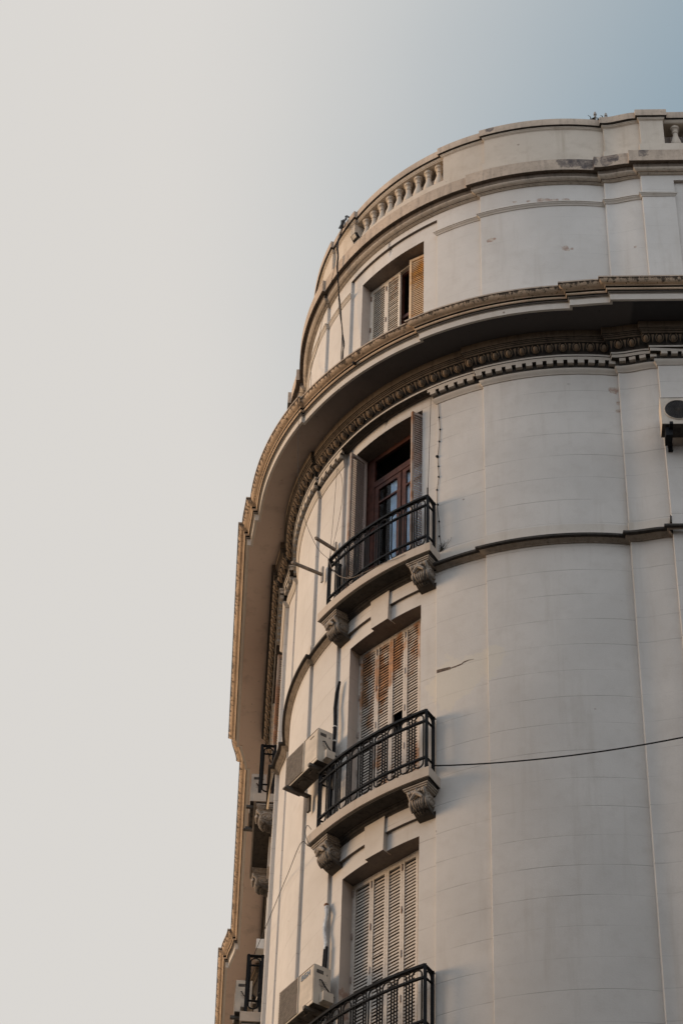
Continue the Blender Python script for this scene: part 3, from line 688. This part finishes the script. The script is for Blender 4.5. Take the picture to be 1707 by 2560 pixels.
# ------------------------------------------------------------------ air conditioners (metres, local: x sideways, y out of the wall (front = -y), z up)
def aircon(label, loc, ang, w, h, d, gap, kind='slots', logo=None, text=False, group='air conditioners on the building', sag=True):
    t = thing('air_conditioner', label, 'air conditioner', loc, group); t.rotation_euler = (0, 0, ang)
    def lb(mb, c, hx, hy, hz, mi=0): mb.box(c, (hx, 0, 0), (0, hy, 0), (0, 0, hz), mi)
    c = MB(); lb(c, (0, d / 2, h / 2), w / 2, d / 2, h / 2)
    # seams and front panel lines
    lb(c, (0, -.002, h - .012), w / 2 - .004, .003, .003, 1)
    xs = w * .06 if kind == 'slots' else w * .28
    if kind == 'slots':
        lb(c, (w * .5 - .012, -.001, h * .5), .002, .002, h * .44, 1); lb(c, (w * .34, -.001, .045), w * .13, .002, .002, 1)
        if not logo: lb(c, (w * .31, -.002, h * .86), .045, .002, .007, 1)
        lb(c, (w / 2 + .001, d * .36, h - .085), .002, d * .2, .025, 1)       # carrying recess
        lb(c, (w / 2 + .001, d * .78, h - .10), .002, .006, .012, 1); lb(c, (w / 2 + .001, d * .5, h * .5), .0015, d * .2, .002, 2); lb(c, (w / 2 + .001, d * .62, h * .44), .0015, d * .16, .0015, 2)
        if text:
            for i in range(4): lb(c, (w / 2 + .001, d * .62, h * (.62 - .045 * i)), .0015, d * (.2 if i % 2 else .14), .003, 2)
    o = c.build('casing', [M['acwhite'], M['acdark'], M['print']], t, radii=False); bv = o.modifiers.new('edge', 'BEVEL'); bv.width = .008; bv.segments = 2; bv.limit_method = 'ANGLE'
    g = MB()
    if kind == 'slots':
        gx0, gx1 = -w / 2 + .012, xs
        lb(g, ((gx0 + gx1) / 2, -.0015, h / 2), (gx1 - gx0) / 2, .002, h / 2 - .018)
        n = 22
        for i in range(n): lb(g, ((gx0 + gx1) / 2, -.008, .03 + (h - .06) * i / (n - 1)), (gx1 - gx0) / 2, .004, .0055, 1)
        lb(g, (gx1 + .006, -.006, h / 2), .005, .006, h / 2 - .015, 2)
        ring = [((gx0 + gx1) / 2 + h * .36 * math.cos(q), -.013, h / 2 + h * .36 * math.sin(q)) for q in np.linspace(0, 2 * PI, 29)[:-1]]
    else:
        cx = -w * .5 + .04 + h * .37
        g.prism([(cx + h * .345 * math.cos(q), -.004, h / 2 + .01 + h * .345 * math.sin(q)) for q in np.linspace(0, 2 * PI, 37)[:-1]], (0, .003, 0))
        for j in range(1, 9):
            r = h * .345 * j / 8.5; g.tube([(cx + r * math.cos(q), -.010, h / 2 + .01 + r * math.sin(q)) for q in np.linspace(0, 2 * PI, 33)[:-1]], .0022, 4, 1, closed=True)
        for j in range(12):
            q = PI * j / 12; g.tube([(cx - h * .345 * math.cos(q), -.0095, h / 2 + .01 - h * .345 * math.sin(q)), (cx + h * .345 * math.cos(q), -.0095, h / 2 + .01 + h * .345 * math.sin(q))], .002, 4, 1)
        ring = [(cx + h * .355 * math.cos(q), -.006, h / 2 + .01 + h * .355 * math.sin(q)) for q in np.linspace(0, 2 * PI, 37)[:-1]]; g.tube(ring, .006, 6, 2, closed=True)
    g.build('grille', [M['fanwell'] if kind != 'slots' else M['acdark'], M['acgrille'] if kind == 'slots' else M['acdark'], M['acwhite']], t, radii=False)
    u = MB(); lb(u, (0, d / 2, -.002), w / 2 - .003, d / 2 - .003, .005)
    for i in range(5): lb(u, (-w * .38 + w * .19 * i, d / 2, -.012), .008, d * .38, .005)
    u.ball((-w * .15, d * .5, -.012), (.09, 0, 0), (0, .06, 0), (0, 0, .012), 12, 6); lb(u, (w * .2, d * .4, -.014), .06, .03, .01)
    u.build('underside', M['acdark'], t, radii=False)
    br = []
    for s in (-1, 1):
        b = MB(); x = s * w * .36; ph = .11 if kind == 'slots' else .07
        lb(b, (x, (d + gap) / 2 - .025, -.036), .022, (d + gap) / 2 + .03, .022); lb(b, (x, d + gap - .014, -.06 - ph), .03, .016, ph)
        if kind != 'slots': lb(b, (x - .03, d * .55, -.10), .045, d * .4, .075)
        if s < 0 and kind == 'slots': lb(b, (x - .002, .02, -.060), .030, .10, .010)
        b.build('support', M['bracketm'] if kind == 'slots' else M['iron'], t, radii=False)
    if kind == 'slots':
        v = MB(); lb(v, (w / 2 + .045, d * .66, .085), .045, d * .30, .062); v.build('valve_cover', M['acwhite'], t, radii=False)
        hs = MB(); hs.tube([(w / 2 + .004, d * .34, h * .63), (w / 2 + .03, d * .38, h * .60), (w / 2 + .05, d * .52, h * .45), (w / 2 + .05, d * .8, h * .33), (w / 2 + .03, d + gap * .5, h * .28)], .008, 6)
        hs.build('hose', M['rubber'], t, radii=False)
    if logo:
        L = {'B': [(0, 0, 0, 1), (0, 1, .7, 1), (.7, 1, .7, .55), (0, .52, .75, .52), (.8, .48, .8, 0), (0, 0, .8, 0)], 'G': [(0, 0, 0, 1), (0, 1, .8, 1), (0, 0, .8, 0), (.8, 0, .8, .45), (.45, .45, .8, .45)], 'H': [(0, 0, 0, 1), (.8, 0, .8, 1), (0, .5, .8, .5)]}
        m = MB(); x = w * .145; hh = .062; ww = .05
        for ch in logo:
            for (a, b_, c_, d_) in L[ch]:
                p, q = A([x + a * ww, b_ * hh]), A([x + c_ * ww, d_ * hh]); e = q - p; e = e / np.linalg.norm(e); nrm = A([-e[1], e[0]])
                o_ = (p + q) / 2; hl = np.linalg.norm(q - p) / 2 + .006
                m.box((o_[0], -.003, h * .80 + o_[1]), (e[0] * hl, 0, e[1] * hl), (0, .002, 0), (nrm[0] * .007, 0, nrm[1] * .007))
            x += .068
        m.build('logo', M['logo'], t, radii=False)
    return t
def facing(n): return math.atan2(n[1], n[0]) + PI / 2     # local -y along n
def ac_at(label, psi_n, fr, fpsi, zt, w, h, d, gap, **k):
    n = er(math.radians(psi_n)); p = er(math.radians(fpsi)) * fr
    return aircon(label, (p[0] * U, p[1] * U, Z(zt - h)), facing(n), 2 * w * U, h * U, d * U, gap * U, **k)
ac_at('cream slatted air conditioner without lettering, beside the balcony of the rust-streaked shutters', -12.7, 1.0712, -16.18, 5.1672, .095, .1307, .0546, .024)
ac_at('cream slatted air conditioner with blue letters BGH, beside the lowest balcony', -12.0, 1.0653, -14.65, 4.2543, .093, .1345, .059, .018, logo='BGH', text=True)
LN = lf(0, 1) - lf(0, 0)
for zt, t_, o_, lab in ((6.10, .586, .0875, 'cream air conditioner seen end-on beside the upper balcony of the left front'), (5.155, .586, .0930, 'cream air conditioner seen end-on beside the lower balcony of the left front')):
    p = lf(t_ + .093, o_); aircon(lab, (p[0] * U, p[1] * U, Z(zt - .132)), facing(LN), .186 * U, .132 * U, .058 * U, (o_ - .058) * U)
p = fac(-.013 + .105, .082); aircon('grey-white air conditioner with a round black fan grille on a dark bracket', (p[0] * U, p[1] * U, Z(6.058)), facing(FN), .21 * U, .128 * U, .062 * U, .02 * U, kind='fan')

# ------------------------------------------------------------------ pipes, cables, poles
def run(name, label, cat, pts, r, mat, group=None, world=False, n=6, sub_=6):
    P = [A(p, float) for p in pts]; out = []
    for i in range(len(P) - 1):     # Catmull-Rom through the points
        a, b, c, d = P[max(i - 1, 0)], P[i], P[i + 1], P[min(i + 2, len(P) - 1)]
        for u in np.linspace(0, 1, sub_, endpoint=False):
            out.append(.5 * ((2 * b) + (-a + c) * u + (2 * a - 5 * b + 4 * c - d) * u * u + (-a + 3 * b - 3 * c + d) * u ** 3))
    out.append(P[-1]); mb = MB(); mb.tube(out, r, n); o = mb.build(name, mat); return tag(o, label, cat, group)
def C(r, deg, z): q = er(math.radians(deg)) * r; return A([q[0], q[1], z])
dp = MB()
pts = [C(.9935, -11.3, 5.402), C(.9955, -11.9, 5.36), C(.996, -12.3, 5.30), C(.9975, -11.9, 5.22), C(.998, -12.1, 5.16), C(.998, -12.0, 5.09), C(.999, -12.2, 5.03), C(1.01, -12.0, 4.99)]
dp.tube(pts, [.0045, .0065, .006, .0062, .0058, .0065, .0072, .006], 8); hose1 = thing('insulated_pipe', 'black wrapped pipe climbing the wall from the air conditioner without lettering', 'pipe', (0, 0, 0)); dp.build('lagging', M['rubber'], hose1)
for z in (5.215, 5.155, 5.10): cl = MB(); cl.tube([C(.998, -12.0, z - .002), C(.998, -12.0, z + .002)], .0078, 8); cl.build('tie', M['plasticw'], hose1)
h2 = thing('wrapped_pipe', 'crumpled pale foil-wrapped pipe above the air conditioner with blue letters', 'pipe', (0, 0, 0)); m_ = MB()
pts = [C(.991, -12.9, 4.522), C(.995, -12.6, 4.505), C(.996, -12.3, 4.485), C(.996, -12.9, 4.45), C(.996, -12.9, 4.42), C(.996, -12.4, 4.385), C(.996, -12.5, 4.36)]
m_.tube(pts, [.008, .0075, .006, .0068, .0055, .0062, .005], 7); m_.build('wrapping', M['foil'], h2)
m_ = MB(); m_.tube([C(.996, -12.6, 4.365), C(.997, -12.75, 4.30), C(.997, -12.8, 4.22), C(1.0, -12.6, 4.13)], .0042, 6); m_.tube([C(.996, -12.0, 4.365), C(.997, -12.1, 4.30), C(.998, -12.2, 4.2), C(1.005, -11.5, 4.10)], .0042, 6); m_.build('tube', M['rubber'], h2)
m_ = MB(); m_.ball(C(.993, -12.9, 4.527), (.008, 0, 0), (0, .008, 0), (0, 0, .007)); m_.build('stopper', M['rust'], h2)

# cable bundle from the roof to the main cornice
cb = thing('cable_bundle', 'tangled bundle of black cables hanging from the roof coping down to the main cornice', 'cable', (0, 0, 0)); m_ = MB()
base = [C(.96, -16.2, 7.91), C(.985, -16.9, 7.945), C(.992, -16.6, 7.912), C(1.003, -16.5, 7.885), C(1.006, -17.0, 7.83), C(1.035, -15.4, 7.70), C(1.0455, -13.7, 7.594), C(1.0465, -13.65, 7.53), C(1.040, -13.55, 7.40), C(1.035, -13.0, 7.28), C(1.033, -12.0, 7.14), C(1.035, -11.2, 7.03), C(1.04, -10.75, 6.97), C(1.045, -10.6, 6.69)]
for j in range(4):
    P = [b + A([*(et(-.25) * random.gauss(0, .0022 if 4 < i < 8 else .0042)), random.gauss(0, .003)]) + A([*(er(-.25) * .0015 * j), 0]) for i, b in enumerate(base)]
    out = []
    for i in range(len(P) - 1):
        a, b, c, d = P[max(i - 1, 0)], P[i], P[i + 1], P[min(i + 2, len(P) - 1)]
        for u in np.linspace(0, 1, 5, endpoint=False): out.append(.5 * ((2 * b) + (-a + c) * u + (2 * a - 5 * b + 4 * c - d) * u * u + (-a + 3 * b - 3 * c + d) * u ** 3))
    m_.tube(out + [P[-1]], .0012 if j else .0020, 5)
for j in range(5):       # coils at the coping
    c0 = C(1.006, -17.4 + .35 * j, 7.885 - .006 * j); r = .011 + .006 * random.random()
    m_.tube([c0 + A([*(et(-.3) * r * math.cos(q)), 1.5 * r * math.sin(q)]) + A([*(er(-.3) * .004 * math.sin(2 * q)), 0]) for q in np.linspace(0, 2 * PI, 14)[:-1]], .0011, 4, closed=True)
m_.build('strands', M['rubber'], cb)
run('thin_wire', 'thin dark wire crossing the top storey and dropping over the cornice to the topmost balcony', 'wire',
    [C(1.006, -17.6, 7.83), C(1.02, -16.6, 7.75), C(1.0455, -15.6, 7.537), C(1.03, -21.0, 7.413), C(1.02, -24.4, 7.36), C(1.012, -27.9, 7.31), C(1.03, -28, 7.22), C(1.07, -21, 7.0), C(1.14, -14, 6.76), C(1.2015, -12.55, 6.69), C(1.2015, -12.75, 6.672), C(1.19, -13.0, 6.61), C(1.17, -13.35, 6.28), C(1.14, -13.4, 6.113), C(1.08, -13.6, 6.0), C(1.045, -12.4, 5.945)], .0009, M['wire'], n=5)
run('sagging_rope', 'pale rope drooping below the handrail of the topmost balcony', 'rope',
    [C(1.0455, -12.4, 5.94), C(1.048, -10.5, 5.865), C(1.05, -8, 5.80), C(1.052, -4.5, 5.745), C(1.056, -.5, 5.72), C(1.064, 4, 5.700), C(1.0645, 7, 5.69), C(1.064, 9.0, 5.69)], .0011, M['timber'], n=5)
run('stay_wire', 'straight dark stay wire from the dentils to the right corner of the topmost handrail', 'wire', [C(1.012, 12.5, 6.475), C(1.022, 12.6, 6.25), C(1.0375, 12.75, 5.955)], .0010, M['wire'], 'stay wires of the topmost balcony', n=5)
run('stay_wire', 'straight dark stay wire down to the left corner of the topmost handrail', 'wire', [C(1.010, -13.9, 6.43), C(1.022, -13.3, 6.2), C(1.0375, -12.7, 5.955)], .0008, M['wire'], 'stay wires of the topmost balcony', n=5)
run('looped_wire', 'slack bowed wire beside the left stay wire above the topmost balcony', 'wire', [C(1.010, -13.7, 6.43), C(1.006, -12.3, 6.36), C(1.008, -11.6, 6.25), C(1.02, -12.0, 6.10), C(1.0375, -12.65, 5.955)], .0008, M['wire'], n=5)
pn = MB(); pn.tube([C(1.0375, 12.72, 5.955), C(1.0375, 12.72, 5.985)], .0025, 6); tag(pn.build('wire_tensioner', M['iron']), 'small black tensioner standing on the right corner of the topmost handrail', 'tensioner')
lc = thing('light_cord', 'brown cord with small dark nodes hanging on the wall right of the open balcony door', 'cord', (0, 0, 0)); m_ = MB(); nd = MB()
cp_ = [C(.9915, 13.5, 6.445), C(.9915, 13.7, 6.36), C(.9915, 13.9, 6.30), C(.9915, 13.75, 6.24), C(.9915, 13.4, 6.172), C(.9915, 13.5, 6.12), C(.9915, 13.66, 6.07), C(.9915, 13.22, 6.01), C(.9915, 13.25, 5.94), C(.9915, 13.7, 5.86), C(.9915, 13.8, 5.80), C(.9915, 14.2, 5.735), C(.9920, 13.9, 5.72)]
m_.tube(cp_, .0009, 5); m_.build('cord', M['cord'], lc)
for i, q in enumerate(cp_[1:-1]): nd = MB(); nd.ball(q + A([random.gauss(0, .001), 0, random.gauss(0, .004)]), (.0032, 0, 0), (0, .0032, 0), (0, 0, .0045), 6, 4); nd.build('node', M['rubber'], lc)
nd = MB(); nd.ball(cp_[4] + A([-.002, 0, .0]), (.006, 0, 0), (0, .005, 0), (0, 0, .006), 6, 4); nd.build('node', M['rubber'], lc)
tw = thing('dry_twigs', 'dry twigs sprouting at the right end of the topmost balcony', 'weed', (0, 0, 0)); m_ = MB()
for j in range(18):
    p = C(.9915, 14.1 + random.gauss(0, .2), 5.712 + random.random() * .01); P = [p]; dv = A([*(et(.25) * random.gauss(.0, .003)), .004 + .004 * random.random()])
    for i in range(5): p = p + dv + A([*(et(.25) * random.gauss(0, .004)), random.gauss(0, .004)]); p[:2] = er(.25) * .9925 + et(.25) * ((p[:2] - er(.25) * .9925) @ et(.25)); P.append(p.copy())
    m_.tube(P, .0005, 3)
m_.build('twig', M['plantm'], tw)
# clothes-line posts left of the topmost balcony
def pole(label, a, b, plate):
    t = thing('line_post', label, 'post', (0, 0, 0), 'line posts beside the topmost balcony'); m = MB(); a, b = A(a), A(b); e = b - a; e /= np.linalg.norm(e); x = np.cross(e, A([0, 0, 1.])); x /= np.linalg.norm(x); y = np.cross(e, x)
    m.box((a + b) / 2, (b - a) / 2, x * .0045, y * .0045); m.build('bar', M['timber'], t)
    if plate:
        m = MB(); n = A([*er(math.radians(plate)), 0]); m.box(a, n * .003, A([*et(math.radians(plate)), 0]) * .006, (0, 0, .035)); m.build('wall_plate', M['steelgrey'], t)
pole('weathered bar jutting from the wall, the lower and longer one left of the topmost balcony', C(1.002, -19.2, 5.99), C(1.14, -16.8, 5.947), -19.2)
pole('weathered bar jutting from the wall, the upper one half behind the topmost handrail', C(1.0, -14.25, 6.038), C(1.105, -12.0, 6.006), -14.25)

# floodlight on the upper cornice
fl_ = thing('floodlight', 'small black floodlight on the parapet beside the first baluster', 'floodlight', (0, 0, 0)); m_ = MB(); o = C(1.02, -9.6, 7.655); n3, t3 = A([*er(-.17), 0]), A([*et(-.17), 0])
f_ = n3 * .85 + A([0, 0, -.5]); u_ = n3 * .5 + A([0, 0, .85]); m_.box(o, t3 * .0155, f_ * .006, u_ * .0125); m_.build('housing', M['iron'], fl_)
m_ = MB(); m_.box(o + f_ * .0068, t3 * .0115, f_ * .001, u_ * .009); m_.build('lens', M['steelgrey'], fl_)
m_ = MB(); m_.tube([o + t3 * .017, o + t3 * .018 - n3 * .012 - A([0, 0, .02]), o + t3 * .0 - n3 * .014 - A([0, 0, .05]), o - t3 * .018 - n3 * .012 - A([0, 0, .02]), o - t3 * .017], .0022, 5); m_.build('yoke', M['iron'], fl_)
# two pipe stubs and debris on the coping
for a, lab in ((49.6, 'short pale pipe stub on the coping, left of two'), (52.05, 'short pale pipe stub on the coping, right of two')):
    m_ = MB(); q = C(.985, a, 7.9); m_.tube([q, q + A([0, 0, .072])], .0042, 8); m_.tube([q + A([0, 0, .055]), q + A([0, 0, .063])], .0062, 8); tag(m_.build('pipe_stub', M['steelgrey']), lab, 'pipe')
m_ = MB()
for j in range(40):
    q = C(.985, random.choice([48.6, 49.2, 49.8, 51.2, 52.3, 53.1]) + random.gauss(0, .35), 7.905); P = [q]
    for i in range(4): q = q + A([random.gauss(0, .006), random.gauss(0, .006), .005 + random.gauss(0, .003)]); P.append(q)
    m_.tube(P, [.0022, .0026, .0024, .0018, .001], 4)
tag(m_.build('weed', M['plantm']), 'low tuft of dark weeds growing on the coping around the pipe stubs', 'weed')
# power cables
def sagged(a, b, sag, n=24): return [A(a) + (A(b) - A(a)) * u + A([0, 0, -4 * sag * u * (1 - u)]) for u in np.linspace(0, 1, n)]
a = C(1.0, 13.05, 4.8195); eye = A([-.7487, -6.7558, 0]); dr = A([.1478, .7538, .6402]); b = eye + dr * 7.05
run('overhead_cable', 'black overhead cable running from the middle balcony to the right edge', 'cable', sagged(a, b, .030) + [b + A([.85, -.55, .02]) * u for u in (.3, 1, 2, 4, 7)], .0024, M['rubber'], n=6, sub_=2)
run('slanting_wire', 'thin wire slanting down from the middle balcony to the left street front', 'wire', [C(1.0605, -13.9, 4.738), C(1.080, -14.2, 4.738)] + [C(1.080, -14.2, 4.738) + (A([*lf(.215, .035), 5.012]) - C(1.080, -14.2, 4.738)) * u for u in (.25, .5, .75, 1)], .0012, M['wire'], n=5, sub_=6)
run('slack_wire', 'thin slack wire end curling over the left corner of the middle balcony slab', 'wire', [C(1.062, -12.6, 4.78), C(1.07, -13.2, 4.80), C(1.072, -13.6, 4.775), C(1.066, -13.2, 4.74), C(1.06, -12.8, 4.725)], .0011, M['wire'], n=5)
jb = MB(); q = [lf(.255, .004), lf(.33, .004), lf(.33, .031), lf(.255, .031)]; jb.prism([(*x, 5.065) for x in q], (0, 0, .040)); tag(jb.build('junction_box', M['plasticw']), 'white box on the wall above the lower balcony of the left street front', 'box')

# ------------------------------------------------------------------ ground
gm, nt, b_ = newmat('asphalt'); k = N(nt); p_ = k.pos(); k.out(b_, k.mix(k.ramp(k.noise(p_, .6, 6), .3, .7), (.045, .043, .042), (.07, .066, .062)), .9)
g = MB(); g.quad((-400, -400, 0), (400, -400, 0), (400, 400, 0), (-400, 400, 0)); o = g.build('ground', gm, radii=False); o['kind'] = 'structure'
pv = MB(); P = [q for s, q in plan(.75, False)]; P = [(q[0] * U, q[1] * U) for q in P[::3]] + [(back[0] * U, back[1] * U)]
pv.prism([(x, y, .0) for x, y in P], (0, 0, .14)); o = pv.build('pavement', simple('paving', (.17, .155, .14), .9, 0, .2, 4), radii=False); o['kind'] = 'structure'

# unseen block added behind the viewer: it keeps the low sky off the lower floors
ob_ = thing('unseen_shade_block', 'plain grey block added out of view behind the viewer to darken the lower floors', 'building', (0, -40, 0)); m_ = MB()
m_.box((2, 0, 15.6), (44, 0, 0), (0, 7, 0), (0, 0, 15.6)); m_.build('wall', simple('grey_render', (.22, .20, .18), .9, 0, .2, 1), ob_, radii=False)
ob_.location = (0, -39, 0)
m_ = MB(); m_.box((0, 7, 0), (.8, 0, 0), (0, .06, 0), (0, 0, 1.1)); w0 = m_.build('window', M['void'], ob_, radii=False)
for i in range(13):
    for j in range(6):
        o = w0 if i == j == 0 else w0.copy()
        if o is not w0: COL.objects.link(o); o.parent = ob_
        o.location = (-38 + 6.4 * i, 0, 4 + 4.2 * j)
# ------------------------------------------------------------------ camera
cam = bpy.data.cameras.new('camera'); co_ = bpy.data.objects.new('camera', cam); COL.objects.link(co_); SC.camera = co_
pt, yw, rl = math.radians(44.9038), math.radians(-.8675), math.radians(2.2691)
fw = Vector((math.sin(yw) * math.cos(pt), math.cos(yw) * math.cos(pt), math.sin(pt))); rt = Vector((math.cos(yw), -math.sin(yw), 0)); up = rt.cross(fw)
r2 = rt * math.cos(rl) + up * math.sin(rl); u2 = -rt * math.sin(rl) + up * math.cos(rl)
m = Matrix((r2, u2, -fw)).transposed().to_4x4(); m.translation = (-.7487 * U, -6.7558 * U, EYE); co_.matrix_world = m
cam.sensor_fit = 'VERTICAL'; cam.sensor_height = 36; cam.lens = 6286 / 2560 * 36; cam.clip_end = 3000; cam.clip_start = .1

# ------------------------------------------------------------------ light
SUN_EL, SUN_PSI = math.radians(3), -54
sd = er(math.radians(SUN_PSI)); sdir = Vector((sd[0] * math.cos(SUN_EL), sd[1] * math.cos(SUN_EL), math.sin(SUN_EL)))
sl = bpy.data.lights.new('sun', 'SUN'); sl.energy = 3.1; sl.angle = math.radians(26); sl.color = (1, .655, .36)
so = bpy.data.objects.new('sun', sl); COL.objects.link(so); so.rotation_euler = sdir.to_track_quat('Z', 'Y').to_euler(); so.location = (-30, 0, 40)
w = bpy.data.worlds.new('World'); SC.world = w; w.use_nodes = True; nt = w.node_tree; k = N(nt); bg = nt.nodes['Background']
sky = k.n('ShaderNodeTexSky'); sky.sky_type = 'NISHITA'; sky.sun_disc = False; sky.sun_elevation = SUN_EL
sky.sun_rotation = math.atan2(sdir.x, sdir.y); sky.air_density = 1.5; sky.dust_density = 2.5; sky.ozone_density = 1.0
bg.inputs['Strength'].default_value = .10
# a thin veil of high cloud over the whole sky, with one clearing of pale blue in the north
d = k.tc.outputs['Generated']
def dirn(u, v): u, v = math.radians(u), math.radians(v); return (fw + rt * math.tan(u) + up * math.tan(v)).normalized()
dot = k.n('ShaderNodeVectorMath', operation='DOT_PRODUCT'); k.put(dot.inputs[0], d); dot.inputs[1].default_value = dirn(16, 6)
ang = k.math('MULTIPLY', k.math('ARCCOSINE', dot.outputs['Value']), 180 / PI)
nz = k.noise(d, 4, 3, .5)
f = k.ramp(k.math('ADD', ang, k.math('MULTIPLY', k.math('SUBTRACT', nz, .5), 4)), 7.5, 20.5)
yy = k.xyz(d)[1]
veil = k.mix(k.ramp(yy, .62, -.35), (7.0, 6.77, 6.46), (9.4, 10.1, 11.0))
clear = k.mix(.85, sky.outputs[0], (3.15, 4.2, 5.0))
k.put(bg.inputs['Color'], k.mix(f, clear, veil))
SC.view_settings.view_transform = 'Standard'; SC.view_settings.look = 'None'; SC.view_settings.exposure = 0; SC.view_settings.gamma = 1
SC.render.engine = 'CYCLES'; SC.cycles.max_bounces = 6
